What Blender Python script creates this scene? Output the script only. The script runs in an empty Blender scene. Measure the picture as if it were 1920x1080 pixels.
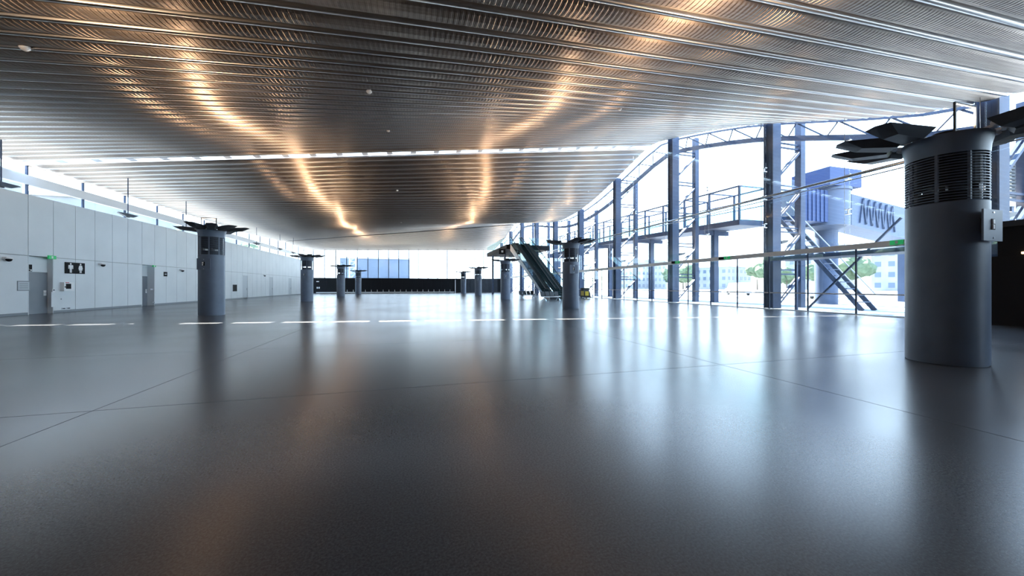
import bpy, math, random
from mathutils import Vector, Matrix
random.seed(7)
scene = bpy.context.scene
col = scene.collection
R = math.radians
# ------------------------------------------------------------------ camera
F, V0, VPX, CH = 670.0, 536.5, 773.0, 1.42
TH = math.atan((960 - VPX) / F); CT, ST = math.cos(TH), math.sin(TH)
cd = bpy.data.cameras.new('camera'); cam = bpy.data.objects.new('camera', cd); col.objects.link(cam)
cam.location = (0, 0, CH); cam.rotation_euler = (R(90), 0, -TH)
cd.sensor_width = 36; cd.lens = F / 1920 * 36; cd.shift_y = (V0 - 540) / 1920; cd.clip_end = 2000
scene.camera = cam
def ray(u, v):
    x = (u - 960) / F
    return CT * x + ST, CT - ST * x, (V0 - v) / F
def atX(u, v, X):
    r = ray(u, v); t = X / r[0]; return r[1] * t, CH + r[2] * t
def atY(u, v, Y):
    r = ray(u, v); t = Y / r[1]; return r[0] * t, CH + r[2] * t
# ------------------------------------------------------------------ world, sun, exposure
w = bpy.data.worlds.new('world'); scene.world = w; w.use_nodes = True
nt = w.node_tree; bg = nt.nodes['Background']
tc = nt.nodes.new('ShaderNodeTexCoord'); sep = nt.nodes.new('ShaderNodeSeparateXYZ'); rmp = nt.nodes.new('ShaderNodeValToRGB')
nt.links.new(tc.outputs['Generated'], sep.inputs[0]); nt.links.new(sep.outputs['Z'], rmp.inputs[0]); nt.links.new(rmp.outputs[0], bg.inputs[0])
rmp.color_ramp.elements[0].position = 0.0; rmp.color_ramp.elements[0].color = (0.80, 0.91, 1.0, 1)
rmp.color_ramp.elements[1].position = 0.8; rmp.color_ramp.elements[1].color = (0.42, 0.64, 1.0, 1)
bg.inputs[1].default_value = 6.0
sl = bpy.data.lights.new('sun', 'SUN'); sun = bpy.data.objects.new('sun', sl); col.objects.link(sun)
sl.energy = 48.0; sl.angle = R(0.4); sl.color = (1.0, 0.93, 0.82)
sun.rotation_euler = Vector((0.02, -1.19, -1.0)).to_track_quat('-Z', 'Y').to_euler()
vs = scene.view_settings
vs.view_transform = 'Standard'; vs.look = 'None'; vs.gamma = 1.0; vs.use_curve_mapping = False; vs.exposure = 0.4
# ------------------------------------------------------------------ materials
def mat(name, color, rough=0.5, metal=0.0, spec=0.5, emit=None, estr=0.0):
    m = bpy.data.materials.new(name); m.use_nodes = True
    b = m.node_tree.nodes['Principled BSDF']
    b.inputs['Base Color'].default_value = (*color, 1); b.inputs['Roughness'].default_value = rough
    b.inputs['Metallic'].default_value = metal; b.inputs['Specular IOR Level'].default_value = spec
    if emit: b.inputs['Emission Color'].default_value = (*emit, 1); b.inputs['Emission Strength'].default_value = estr
    return m
def noisy(m, scale, lo, hi, detail=4, rlo=None, rhi=None, bump=0.0, stretch=None):
    t = m.node_tree; b = t.nodes['Principled BSDF']
    c = t.nodes.new('ShaderNodeTexCoord'); n = t.nodes.new('ShaderNodeTexNoise'); n.inputs['Scale'].default_value = scale; n.inputs['Detail'].default_value = detail
    src = c.outputs['Object']
    if stretch:
        mp = t.nodes.new('ShaderNodeMapping'); mp.inputs['Scale'].default_value = stretch; t.links.new(src, mp.inputs[0]); src = mp.outputs[0]
    t.links.new(src, n.inputs['Vector'])
    r = t.nodes.new('ShaderNodeValToRGB'); r.color_ramp.elements[0].color = (*lo, 1); r.color_ramp.elements[1].color = (*hi, 1)
    r.color_ramp.elements[0].position = .3; r.color_ramp.elements[1].position = .7
    t.links.new(n.outputs[0], r.inputs[0]); t.links.new(r.outputs[0], b.inputs['Base Color'])
    if rlo is not None:
        q = t.nodes.new('ShaderNodeMapRange'); q.inputs['To Min'].default_value = rlo; q.inputs['To Max'].default_value = rhi
        t.links.new(n.outputs[0], q.inputs[0]); t.links.new(q.outputs[0], b.inputs['Roughness'])
    if bump:
        bp = t.nodes.new('ShaderNodeBump'); bp.inputs['Strength'].default_value = bump; bp.inputs['Distance'].default_value = .01
        t.links.new(n.outputs[0], bp.inputs['Height']); t.links.new(bp.outputs[0], b.inputs['Normal'])
    return m
M = {}
# polished concrete: large soft stains, fine aggregate speckle
m = mat('polished_concrete', (.06, .062, .068), .25); t = m.node_tree; b = t.nodes['Principled BSDF']
c = t.nodes.new('ShaderNodeTexCoord')
n1 = t.nodes.new('ShaderNodeTexNoise'); n1.inputs['Scale'].default_value = .3; n1.inputs['Detail'].default_value = 2
vo = t.nodes.new('ShaderNodeTexVoronoi'); vo.inputs['Scale'].default_value = 80
n2 = t.nodes.new('ShaderNodeTexNoise'); n2.inputs['Scale'].default_value = 70; n2.inputs['Detail'].default_value = 3
for n in (n1, vo, n2): t.links.new(c.outputs['Object'], n.inputs['Vector'])
r1 = t.nodes.new('ShaderNodeValToRGB'); r1.color_ramp.elements[0].position = .3; r1.color_ramp.elements[1].position = .72
r1.color_ramp.elements[0].color = (.060, .063, .071, 1); r1.color_ramp.elements[1].color = (.086, .090, .100, 1)
r2 = t.nodes.new('ShaderNodeValToRGB'); r2.color_ramp.elements[0].position = .05; r2.color_ramp.elements[1].position = .2
r2.color_ramp.elements[0].color = (.16, .16, .17, 1); r2.color_ramp.elements[1].color = (0, 0, 0, 1)
r3 = t.nodes.new('ShaderNodeValToRGB'); r3.color_ramp.elements[0].position = .35; r3.color_ramp.elements[1].position = .65
r3.color_ramp.elements[0].color = (.7, .7, .7, 1); r3.color_ramp.elements[1].color = (1.2, 1.2, 1.2, 1)
mx = t.nodes.new('ShaderNodeMixRGB'); mx.blend_type = 'MULTIPLY'; mx.inputs[0].default_value = 1
ad = t.nodes.new('ShaderNodeMixRGB'); ad.blend_type = 'ADD'; ad.inputs[0].default_value = .6
t.links.new(n1.outputs[0], r1.inputs[0]); t.links.new(vo.outputs['Distance'], r2.inputs[0]); t.links.new(n2.outputs[0], r3.inputs[0])
t.links.new(r1.outputs[0], mx.inputs[1]); t.links.new(r3.outputs[0], mx.inputs[2])
t.links.new(mx.outputs[0], ad.inputs[1]); t.links.new(r2.outputs[0], ad.inputs[2]); t.links.new(ad.outputs[0], b.inputs['Base Color'])
q = t.nodes.new('ShaderNodeMapRange'); q.inputs['To Min'].default_value = .19; q.inputs['To Max'].default_value = .29
t.links.new(n1.outputs[0], q.inputs[0]); t.links.new(q.outputs[0], b.inputs['Roughness'])
b.inputs['Specular IOR Level'].default_value = .55
M['floor'] = m
M['wall'] = noisy(mat('white_panel', (.72, .76, .8), .45), .6, (.66, .71, .75), (.72, .77, .81))
M['joint'] = mat('shadow_gap', (.25, .28, .3), .8)
M['base'] = mat('skirting_grey', (.22, .25, .28), .5)
M['alu'] = noisy(mat('brushed_aluminium', (.4, .34, .29), .42, 1.0), 3, (.34, .285, .245), (.44, .375, .325), stretch=(.3, 6, 1))
def aniso(m, a):
    t = m.node_tree; b = t.nodes['Principled BSDF']; b.inputs['Anisotropic'].default_value = a
    v = t.nodes.new('ShaderNodeCombineXYZ'); v.inputs[1].default_value = 1.0; t.links.new(v.outputs[0], b.inputs['Tangent']); return m
aniso(M['alu'], 1.0)
M['rail'] = mat('bright_aluminium', (.5, .49, .48), .3, 1.0)
M['column'] = noisy(mat('blue_grey_paint', (.13, .17, .24), .42), 2, (.115, .15, .215), (.14, .185, .26))
M['steel'] = noisy(mat('steel_blue_paint', (.05, .07, .12), .55, spec=.25), 1.5, (.042, .06, .105), (.06, .085, .145))
M['dark'] = mat('dark_metal', (.022, .025, .03), .5)
M['blade'] = noisy(mat('blade_grey', (.07, .078, .09), .4), 3, (.06, .067, .08), (.08, .09, .105))
M['chrome'] = mat('stainless', (.62, .65, .68), .2, 1.0)
M['pale'] = mat('pale_grey_paint', (.55, .6, .66), .45)
M['black'] = mat('black_panel', (.008, .009, .012), .7, spec=.2)
M['charcoal'] = noisy(mat('charcoal_panel', (.03, .036, .045), .6, spec=.25), 1.2, (.026, .032, .04), (.036, .043, .053))
M['white'] = mat('white_plastic', (.8, .82, .84), .4)
M['door'] = noisy(mat('grey_door', (.2, .225, .26), .4), 1.2, (.18, .205, .24), (.22, .245, .28))
M['paledoor'] = mat('pale_door', (.5, .55, .6), .45)
M['green'] = mat('exit_green', (.01, .22, .07), .4, emit=(.02, .5, .15), estr=.35)
M['tan'] = mat('header_beam', (.85, .83, .8), .35)
M['yellow'] = mat('yellow_plastic', (.75, .55, .03), .45)
M['red'] = mat('red_plastic', (.5, .03, .03), .4)
M['asphalt'] = noisy(mat('apron', (.42, .44, .46), .9), .3, (.2, .22, .24), (.27, .285, .3))
M['conc'] = noisy(mat('pale_concrete', (.5, .53, .57), .8), .5, (.46, .49, .53), (.55, .58, .61))
M['shed'] = noisy(mat('shed_cladding', (.11, .14, .19), .7), .3, (.10, .13, .18), (.13, .16, .21))
M['leaf'] = noisy(mat('foliage', (.10, .16, .06), .9), 1.5, (.05, .08, .04), (.12, .16, .09))
M['trunk'] = mat('bark', (.12, .09, .07), .9)
M['hill'] = noisy(mat('hillside', (.16, .2, .14), 1.), .05, (.12, .16, .10), (.24, .27, .21))
M['facade'] = noisy(mat('render_wall', (.55, .55, .56), .8), .2, (.2, .21, .23), (.28, .29, .3))
M['windark'] = mat('far_window', (.10, .13, .18), .2)
M['tunnel'] = mat('airbridge_cladding', (.03, .055, .14), .5, spec=.2)
M['abpale'] = mat('airbridge_pale_cladding', (.09, .115, .175), .5, spec=.2)
M['lens'] = mat('warm_lamp_lens', (.9, .7, .5), .4, emit=(1, .72, .45), estr=12)
M['lampw'] = mat('small_lamp_lens', (.9, .7, .5), .4, emit=(1, .72, .4), estr=4)
M['rubber'] = mat('black_rubber', (.015, .015, .016), .6)
M['soffit'] = mat('dark_soffit', (.012, .013, .016), .7, spec=.2)
def glassmat(name, tint, refl):
    m = bpy.data.materials.new(name); m.use_nodes = True; t = m.node_tree
    t.nodes.remove(t.nodes['Principled BSDF'])
    tr = t.nodes.new('ShaderNodeBsdfTransparent'); tr.inputs[0].default_value = (*tint, 1)
    gl = t.nodes.new('ShaderNodeBsdfGlossy'); gl.inputs['Roughness'].default_value = .01; gl.inputs[0].default_value = (.9, .97, 1, 1)
    lw = t.nodes.new('ShaderNodeLayerWeight'); lw.inputs[0].default_value = .5
    pw = t.nodes.new('ShaderNodeMath'); pw.operation = 'POWER'; pw.inputs[1].default_value = 5
    fr = t.nodes.new('ShaderNodeMath'); fr.operation = 'MULTIPLY_ADD'; fr.inputs[1].default_value = refl; fr.inputs[2].default_value = .035
    t.links.new(lw.outputs['Facing'], pw.inputs[0]); t.links.new(pw.outputs[0], fr.inputs[0])
    mi = t.nodes.new('ShaderNodeMixShader')
    t.links.new(fr.outputs[0], mi.inputs[0]); t.links.new(tr.outputs[0], mi.inputs[1]); t.links.new(gl.outputs[0], mi.inputs[2])
    t.links.new(mi.outputs[0], t.nodes['Material Output'].inputs[0]); return m
M['glass'] = glassmat('clear_glass', (.93, .97, .985), .35)
M['teal'] = glassmat('green_edge_glass', (.80, .93, .94), .4)
# ------------------------------------------------------------------ mesh helpers
class MB:
    def __init__(s): s.v = []; s.f = []
    def add(s, vs, fs):
        o = len(s.v); s.v += [tuple(p) for p in vs]; s.f += [tuple(i + o for i in f) for f in fs]; return s
    def box(s, a, b):
        (x0, y0, z0), (x1, y1, z1) = a, b
        return s.add([(x0, y0, z0), (x1, y0, z0), (x1, y1, z0), (x0, y1, z0), (x0, y0, z1), (x1, y0, z1), (x1, y1, z1), (x0, y1, z1)],
                     [(0, 3, 2, 1), (4, 5, 6, 7), (0, 1, 5, 4), (1, 2, 6, 5), (2, 3, 7, 6), (3, 0, 4, 7)])
    def cbox(s, c, d): return s.box([c[i] - d[i] / 2 for i in range(3)], [c[i] + d[i] / 2 for i in range(3)])
    def bar(s, p, q, w, h, up=(0, 0, 1)):
        p, q = Vector(p), Vector(q); d = (q - p).normalized(); up = Vector(up)
        if abs(d.dot(up)) > .99: up = Vector((1, 0, 0))
        x = d.cross(up).normalized() * w / 2; y = x.cross(d).normalized() * h / 2
        vs = [p - x - y, p + x - y, p + x + y, p - x + y, q - x - y, q + x - y, q + x + y, q - x + y]
        return s.add(vs, [(0, 1, 2, 3), (7, 6, 5, 4), (0, 4, 5, 1), (1, 5, 6, 2), (2, 6, 7, 3), (3, 7, 4, 0)])
    def tube(s, p, q, r, n=8, r2=None):
        p, q = Vector(p), Vector(q); d = (q - p).normalized(); up = Vector((0, 0, 1)) if abs(d.z) < .9 else Vector((1, 0, 0))
        x = d.cross(up).normalized(); y = x.cross(d); r2 = r if r2 is None else r2; vs = []
        for P_, rr in ((p, r), (q, r2)):
            for i in range(n): a = 2 * math.pi * i / n; vs.append(P_ + x * math.cos(a) * rr + y * math.sin(a) * rr)
        return s.add(vs, [(i, i + n, (i + 1) % n + n, (i + 1) % n) for i in range(n)] + [tuple(range(n)), tuple(range(2 * n - 1, n - 1, -1))])
    def lathe(s, prof, n=32, caps=True, c=(0, 0)):
        vs = []
        for r, z in prof:
            for i in range(n): a = 2 * math.pi * i / n; vs.append((c[0] + r * math.cos(a), c[1] + r * math.sin(a), z))
        fs = [(k * n + i, k * n + (i + 1) % n, (k + 1) * n + (i + 1) % n, (k + 1) * n + i) for k in range(len(prof) - 1) for i in range(n)]
        if caps: fs += [tuple(range(n - 1, -1, -1)), tuple(range((len(prof) - 1) * n, len(prof) * n))]
        return s.add(vs, fs)
    def prism(s, poly, axis, a, b):     # polygon in the two other axes, extruded along axis
        def pt(p, t):
            l = list(p); l.insert(axis, t); return tuple(l)
        n = len(poly); vs = [pt(p, a) for p in poly] + [pt(p, b) for p in poly]
        return s.add(vs, [tuple(range(n - 1, -1, -1)), tuple(range(n, 2 * n))] + [(i, (i + 1) % n, (i + 1) % n + n, i + n) for i in range(n)])
    def mesh(s, name, m, smooth=False):
        me = bpy.data.meshes.new(name); me.from_pydata(s.v, [], s.f); me.materials.append(m)
        if smooth: me.shade_smooth(); 
        me.update(); return me
    def build(s, name, m, parent=None, smooth=False, **k):
        return link(name, s.mesh(name, m, smooth), parent, **k)
def link(name, me, parent=None, label=None, cat=None, group=None, kind=None, loc=None):
    o = bpy.data.objects.new(name, me); col.objects.link(o)
    if parent: o.parent = parent
    if loc: o.location = loc
    return tag(o, label, cat, group, kind)
def tag(o, label=None, cat=None, group=None, kind=None):
    for k, v in (('label', label), ('category', cat), ('group', group), ('kind', kind)):
        if v: o[k] = v
    return o
def empty(name, loc=(0, 0, 0), **k): return link(name, None, None, loc=loc, **k)
def B(a, b): return MB().box(a, b)
def autosmooth(o, ang=35):
    me = o.data; me.shade_smooth()
    me.set_sharp_from_angle(angle=R(ang)); return o
def copy_tree(o, parent=None):
    c_ = o.copy(); col.objects.link(c_); c_.parent = parent
    for ch in list(o.children): copy_tree(ch, c_)
    return c_
def lerp(tab, y):
    if y <= tab[0][0]: return tab[0][1]
    for (a, p), (b_, q_) in zip(tab, tab[1:]):
        if y <= b_:
            t_ = (y - a) / (b_ - a); return p + (q_ - p) * t_
    return tab[-1][1]
# ------------------------------------------------------------------ roof shape
HR_ = [(-14, 8.6), (5, 8.5), (7.7, 8.64), (10, 8.98), (12.4, 9.8), (17.3, 11.71), (20.3, 12.77), (23.8, 13.72), (26.9, 14.5), (29.2, 14.95), (31.9, 14.25), (35.7, 13.28),
       (40, 12.3), (44.5, 11.65), (50, 11.4), (55, 11.9), (61.5, 13.1), (70, 14.7), (75.9, 15.2), (80, 14.3), (86, 12.9), (98, 11.3)]
HL_ = [(-14, 6.2), (5, 6.1), (10, 6.3), (13.5, 6.62), (17, 7.15), (20.5, 7.85), (24, 8.42), (27.5, 8.94), (29.2, 9.05), (60, 9.15), (76, 9.8), (86, 9.9), (98, 10.2)]
def sm(tab, y): return sum(lerp(tab, y + d) for d in (-1.2, -.6, 0, .6, 1.2)) / 5
XL, XR = -23.5, 21.9
def HR(y): return sm(HR_, y)
def HL(y): return sm(HL_, y)
def H(x, y):
    k = (x - XL) / (XR - XL); bow = .35 * math.sin(math.pi * k) * max(0, min(1, (24 - y) / 14))
    return HL(y) + (HR(y) - HL(y)) * k + bow * .5
# ------------------------------------------------------------------ floor
floor = empty('floor', kind='structure')
xs = [-24, ray(0, 838)[0] * CH / -ray(0, 838)[2], ray(1600, 747)[0] * CH / -ray(1600, 747)[2], 21.2]
ys = [-14, 5.2, 9.3, 15.5, 27, 39, 51, 63, 75, 87, 98]
for i in range(3):
    for j in range(len(ys) - 1):
        g = .006
        B((xs[i] + g, ys[j] + g, -.3), (xs[i + 1] - g, ys[j + 1] - g, 0)).build('floor_slab', M['floor'], floor)
B((-24, -14, -.5), (21.2, 98, -.31)).build('sub_base', M['dark'], floor)
# ------------------------------------------------------------------ ceiling
ceiling = empty('ceiling', kind='structure')
PITCH = .875
Y_SKY = 29.2; k0 = int((Y_SKY + 14) / PITCH); Y_START = Y_SKY - k0 * PITCH
nsl = int((98 - Y_START) / PITCH)
def xcoords(ribbed):
    if ribbed:
        out = []; n = int((XR - XL) / .13)
        for i in range(n):
            x0 = XL + (XR - XL) * i / n; d = (XR - XL) / n
            out += [(x0, 0), (x0 + d * .36, 0), (x0 + d * .5, 1), (x0 + d * .86, 1)]
        return out + [(XR, 0)]
    n = 60; return [(XL + (XR - XL) * i / n, 0) for i in range(n + 1)]
XC_R, XC_F = xcoords(True), xcoords(False)
sky2 = round((75.9 - Y_START) / PITCH)
for k in range(nsl):
    y0 = Y_START + k * PITCH
    if k in (k0, sky2): continue
    ribbed = 3.5 < y0 < 40
    xc = XC_R if ribbed else XC_F
    prof = [(.0, .02), (.09, -.02), (.30, -.04), (.52, -.02), (.62, .02)]
    mb = MB(); n = len(xc)
    for py, pz in prof:
        for x, rb in xc: mb.v.append((x, y0 + py, H(x, y0 + py) + pz + (.007 * rb if .05 < py < .6 else 0)))
    for a in range(len(prof) - 1):
        for i in range(n - 1): mb.f.append((a * n + i, (a + 1) * n + i, (a + 1) * n + i + 1, a * n + i + 1))
    o = mb.build('ceiling_panel', M['alu'], ceiling)
    prof = [(.62, .03), (.635, .09), (.675, .09), (.69, .0), (.715, -.03), (.75, -.035), (.785, -.03), (.81, .0), (.825, .09), (.86, .09), (.875, .03)]
    mb = MB(); xc = XC_F; n = len(xc)
    for py, pz in prof:
        for x, rb in xc: mb.v.append((x, y0 + py, H(x, y0 + py) + pz))
    for a in range(len(prof) - 1):
        for i in range(n - 1): mb.f.append((a * n + i, (a + 1) * n + i, (a + 1) * n + i + 1, a * n + i + 1))
    o = mb.build('ceiling_rail', M['rail'], ceiling); autosmooth(o, 50)
# weatherproof roof deck above the panels, open only over the first rooflight
def deck(ya, yb):
    mb = MB(); ny = max(2, int((yb - ya) / 1.0)); nx = 8
    for lvl in (.22, .42):
        for j in range(ny + 1):
            for i in range(nx + 1):
                y = ya + (yb - ya) * j / ny; x = XL + (XR - XL) * i / nx; mb.v.append((x, y, H(x, y) + lvl))
    S = (nx + 1) * (ny + 1)
    for j in range(ny):
        for i in range(nx):
            a = j * (nx + 1) + i; mb.f.append((a, a + nx + 1, a + nx + 2, a + 1)); mb.f.append((S + a, S + a + 1, S + a + nx + 2, S + a + nx + 1))
    for i in range(nx):
        mb.f.append((i, i + 1, S + i + 1, S + i)); a = ny * (nx + 1) + i; mb.f.append((a, S + a, S + a + 1, a + 1))
    for j in range(ny):
        a = j * (nx + 1); mb.f.append((a, S + a, S + a + nx + 1, a + nx + 1)); a += nx; mb.f.append((a, a + nx + 1, S + a + nx + 1, S + a))
    return mb.build('roof_deck', M['pale'], ceiling)
SKA, SKB = Y_SKY + .02, Y_SKY + .62
deck(Y_START, SKA - .3); deck(SKB + .6, 98)
mb = MB()                                                    # unseen eave added beyond the far glazing to keep sun off the floor
e = [(x, y, H(x, 98) + dz) for y, dz in ((98.02, .22), (108, 1.15)) for x in (XL, XR)] + [(x, y, H(x, 98) + dz) for y, dz in ((98.02, .42), (108, 1.35)) for x in (XL, XR)]
mb.add(e, [(0, 2, 3, 1), (4, 5, 7, 6), (0, 1, 5, 4), (1, 3, 7, 5), (3, 2, 6, 7), (2, 0, 4, 6)]).build('sun_block_eave', M['pale'], ceiling)
def ribbon(ya, yb, za, zb, x0, x1, m, name):
    mb = MB(); n = 30
    for i in range(n + 1):
        x = x0 + (x1 - x0) * i / n; h_ = H(x, Y_SKY if yb < 40 else 75.9)
        mb.v += [(x, ya, h_ + za), (x, yb, h_ + zb), (x, ya + .03, h_ + za + .0), (x, yb + .03, h_ + zb)]
    for i in range(n):
        a = i * 4; mb.f += [(a, a + 1, a + 5, a + 4), (a + 2, a + 6, a + 7, a + 3)]
    return mb.build(name, m, ceiling)
ribbon(SKA - .02, SKA - .02, .0, .14, XL, XR, M['white'], 'rooflight_upstand')
ribbon(SKB, SKB, -.02, .14, XL, XR, M['white'], 'rooflight_upstand')
x = XL + .4; i = 0
while x < XR - 1.8:                                           # glass panes with opaque spacers
    mb = MB(); ha, hb = H(x, Y_SKY), H(x + 1.38, Y_SKY)
    mb.add([(x, SKA, ha + .13), (x + 1.38, SKA, hb + .13), (x + 1.38, SKB, hb + .13), (x, SKB, ha + .13)], [(0, 1, 2, 3)]).build('rooflight_pane', M['glass'], ceiling)
    mb = MB(); hc = H(x + 1.85, Y_SKY)
    mb.add([(x + 1.38, SKA, hb + .06), (x + 1.8, SKA, hc + .06), (x + 1.8, SKB, hc + .06), (x + 1.38, SKB, hb + .06),
            (x + 1.38, SKA, hb + .14), (x + 1.8, SKA, hc + .14), (x + 1.8, SKB, hc + .14), (x + 1.38, SKB, hb + .14)],
           [(0, 3, 2, 1), (4, 5, 6, 7), (0, 1, 5, 4), (1, 2, 6, 5), (2, 3, 7, 6), (3, 0, 4, 7)]).build('rooflight_spacer', M['pale'], ceiling)
    x += 1.8
ribbon(Y_SKY + .62, Y_SKY + PITCH, -.02, .02, XL, XR, M['alu'], 'rooflight_trim')
y2 = Y_START + sky2 * PITCH
ribbon(y2 + .05, y2 + .8, .12, .12, XL, XR, M['pale'], 'closed_rooflight')
# ------------------------------------------------------------------ left wall
XW = -18.3
wall = empty('wall_left', kind='structure')
SEAM0, PW, WT, ZM = 23.46, 1.287, 5.95, 2.93
openings = {}                                                 # lower panel index -> recess
iD1, iD2 = 0, 6
PALE = [atX(457, 540, XW)[0], atX(506, 540, XW)[0], atX(543, 540, XW)[0]]
paleidx = [round((p - SEAM0) / PW) for p in PALE]
i0, i1 = -12, 34
YW1 = SEAM0 + (i1 + 1) * PW; YW0 = -14
for i in range(i0, i1 + 1):
    y = SEAM0 + i * PW; g = .012
    B((XW - .05, y + g, ZM + .012), (XW, y + PW - g, WT)).build('wall_panel', M['wall'], wall)
    if i in (iD1, iD2) or i in paleidx: continue
    B((XW - .05, y + g, .12), (XW, y + PW - g, ZM - .012)).build('wall_panel', M['wall'], wall)
mb = MB(); edges = [YW0]
mbk = MB()
for i in sorted([iD1, iD2]): edges += [SEAM0 + i * PW, SEAM0 + (i + 1) * PW]
edges.append(YW1)
for a, b_ in zip(edges[::2], edges[1::2]): mb.box((XW - .35, a, 0), (XW - .055, b_, WT - .02))
for i in (iD1, iD2): mb.box((XW - .35, SEAM0 + i * PW, ZM), (XW - .055, SEAM0 + (i + 1) * PW, WT - .02))
mb.build('backing', M['joint'], wall)
B((XW - .05, YW0, .12), (XW, SEAM0 + i0 * PW - .012, WT)).build('wall_panel', M['wall'], wall)
for a, b_ in zip(edges[::2], edges[1::2]): B((XW - .05, a, 0), (XW - .02, b_, .115)).build('baseboard', M['base'], wall)
for n_, i in enumerate((iD1, iD2)):
    ya, yb = SEAM0 + i * PW, SEAM0 + (i + 1) * PW; dpt = .22 if i == iD1 else .42
    d = empty('door_%d' % (n_ + 1), (XW - dpt, (ya + yb) / 2, 0), kind='structure')
    hw = PW / 2
    B((-.05, -hw, 2.14), (0, hw, ZM)).build('transom_panel', M['wall'], d)
    B((-.05, -hw + .02, .01), (0, hw - .02, 2.12)).build('door_leaf', M['door'], d)
    B((.0, hw - .03, 0), (dpt, hw, ZM)).build('jamb', M['wall'], d)
    B((.0, -hw, 0), (dpt, -hw + .03, ZM)).build('jamb', M['wall'], d)
    B((-.2, -hw, 0), (-.06, hw, ZM)).build('backing', M['joint'], d)
    lp = B((0, hw - .24, .92), (.015, hw - .1, 1.2)).build('lock_plate', M['white'], d)
    MB().tube((.015, hw - .17, 1.06), (.06, hw - .17, 1.06), .012).bar((.06, hw - .17, 1.06), (.06, hw - .29, 1.06), .02, .02).build('door_handle', M['chrome'], lp)
for n_, i in enumerate(paleidx):
    ya = SEAM0 + i * PW
    d = empty('door_%d' % (n_ + 3), (XW, ya + PW / 2, 0), kind='structure')
    B((-.05, -PW / 2 + .03, .02), (-.02, PW / 2 - .03, ZM - .35)).build('door_leaf', M['paledoor'], d)
    B((-.05, -PW / 2 + .012, ZM - .33), (0, PW / 2 - .012, ZM - .012)).build('transom_panel', M['wall'], d)
    MB().bar((-.01, PW / 2 - .2, .95), (-.01, PW / 2 - .2, 1.2), .03, .03).build('door_handle', M['chrome'], d)
wb = B((-24, -14.3, 0), (21.2, -14, 9.4)).build('wall_back', M['charcoal'], kind='structure')
def on_wall(u, v): return atX(u, v, XW)
# restroom sign
ya, za = on_wall(121, 512.5); yb, zb = on_wall(158, 493.5)
sg = empty('restroom_sign', (XW, (ya + yb) / 2, za), label='black restroom sign with white man and woman figures on white wall', cat='sign')
W_, Hh = yb - ya, .62
B((0, -W_ / 2, 0), (.03, W_ / 2, Hh)).build('sign_board', M['black'], sg)
def figure(cy, female):
    mb = MB(); X0, X1 = .031, .036
    mb.prism([(cy + .05 * math.cos(a * R(30)), .535 + .05 * math.sin(a * R(30))) for a in range(12)], 0, X0, X1)
    if female: mb.prism([(cy - .05, .47), (cy + .05, .47), (cy + .12, .2), (cy - .12, .2)], 0, X0, X1); mb.prism([(cy-.05,.47),(cy-.09,.46),(cy-.14,.28),(cy-.10,.27)],0,X0,X1); mb.prism([(cy+.05,.47),(cy+.09,.46),(cy+.14,.28),(cy+.10,.27)],0,X0,X1)
    else:
        mb.prism([(cy - .11, .47), (cy + .11, .47), (cy + .075, .25), (cy - .075, .25)], 0, X0, X1)
        mb.prism([(cy - .11, .47), (cy - .145, .45), (cy - .145, .26), (cy - .105, .26)], 0, X0, X1); mb.prism([(cy + .11, .47), (cy + .145, .45), (cy + .145, .26), (cy + .105, .26)], 0, X0, X1)
    mb.prism([(cy - .065, .25), (cy - .01, .25), (cy - .01, .05), (cy - .06, .05)], 0, X0, X1); mb.prism([(cy + .01, .25), (cy + .065, .25), (cy + .06, .05), (cy + .01, .05)], 0, X0, X1)
    return mb
figure(-W_ / 4 + .02, False).build('man_figure', M['white'], sg); figure(W_ / 4 + .02, True).build('woman_figure', M['white'], sg)
# telephone sign over the recessed door
y_, z_ = on_wall(57, 502)
ps = empty('telephone_sign', (XW - .22, 23.75, z_ - .17), label='small black telephone sign above the recessed grey door', cat='sign')
B((0, -.16, 0), (.02, .16, .34)).build('sign_board', M['black'], ps)
mb = MB(); pts = [(-.10, .28), (-.07, .19), (-.03, .12), (.03, .07), (.11, .05)]
for (a, b_), (c_, d_) in zip(pts, pts[1:]): mb.bar((.024, a, b_), (.024, c_, d_), .006, .045, up=(1, 0, 0))
mb.cbox((.024, -.09, .27), (.006, .07, .08)).cbox((.024, .10, .06), (.006, .08, .07)).build('handset_symbol', M['white'], ps)
def exit_sign(loc, lab, grp, axis='x', s=1.0, blk=False):
    e = empty('exit_sign', loc, label=lab, cat='sign', group=grp)
    w2 = .2 * s
    B((-.03, -w2, -.09 * s), (.03, w2, .09 * s)).build('sign_board', M['green'], e)
    for sx in (-.033, .033):
        B((min(sx, sx * .9), -.06 * s, -.06 * s), (max(sx, sx * .9), .03 * s, .06 * s)).build('running_figure', M['white'], e)
    if blk: B((-.03, w2 + .02, -.09 * s), (.03, 3 * w2, .09 * s)).build('dark_sign_board', M['black'], e)
    return e
y_, z_ = on_wall(96, 482.5); exit_sign((XW + .03, y_, z_), 'small green exit sign beside the telephone sign door', None)
y_, z_ = on_wall(288, 499); exit_sign((XW + .03, y_, z_), 'small green exit sign above the narrow recessed door', None, s=.7)
# wall cabinet (defibrillator box)
y_, z_ = on_wall(122, 537.5)
cb = empty('wall_cabinet', (XW, y_, z_), label='white wall cabinet with dark window and red top strip under restroom sign', cat='cabinet')
B((0, -.3, -.24), (.18, .3, .24)).build('cabinet_body', M['white'], cb)
B((.18, -.2, -.12), (.19, .1, .16)).build('dark_window', M['black'], cb); B((.18, -.22, .2), (.192, -.02, .24)).build('red_strip', M['red'], cb)
B((.18, -.27, -.05), (.2, -.23, .02)).build('latch', M['dark'], cb)
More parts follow.
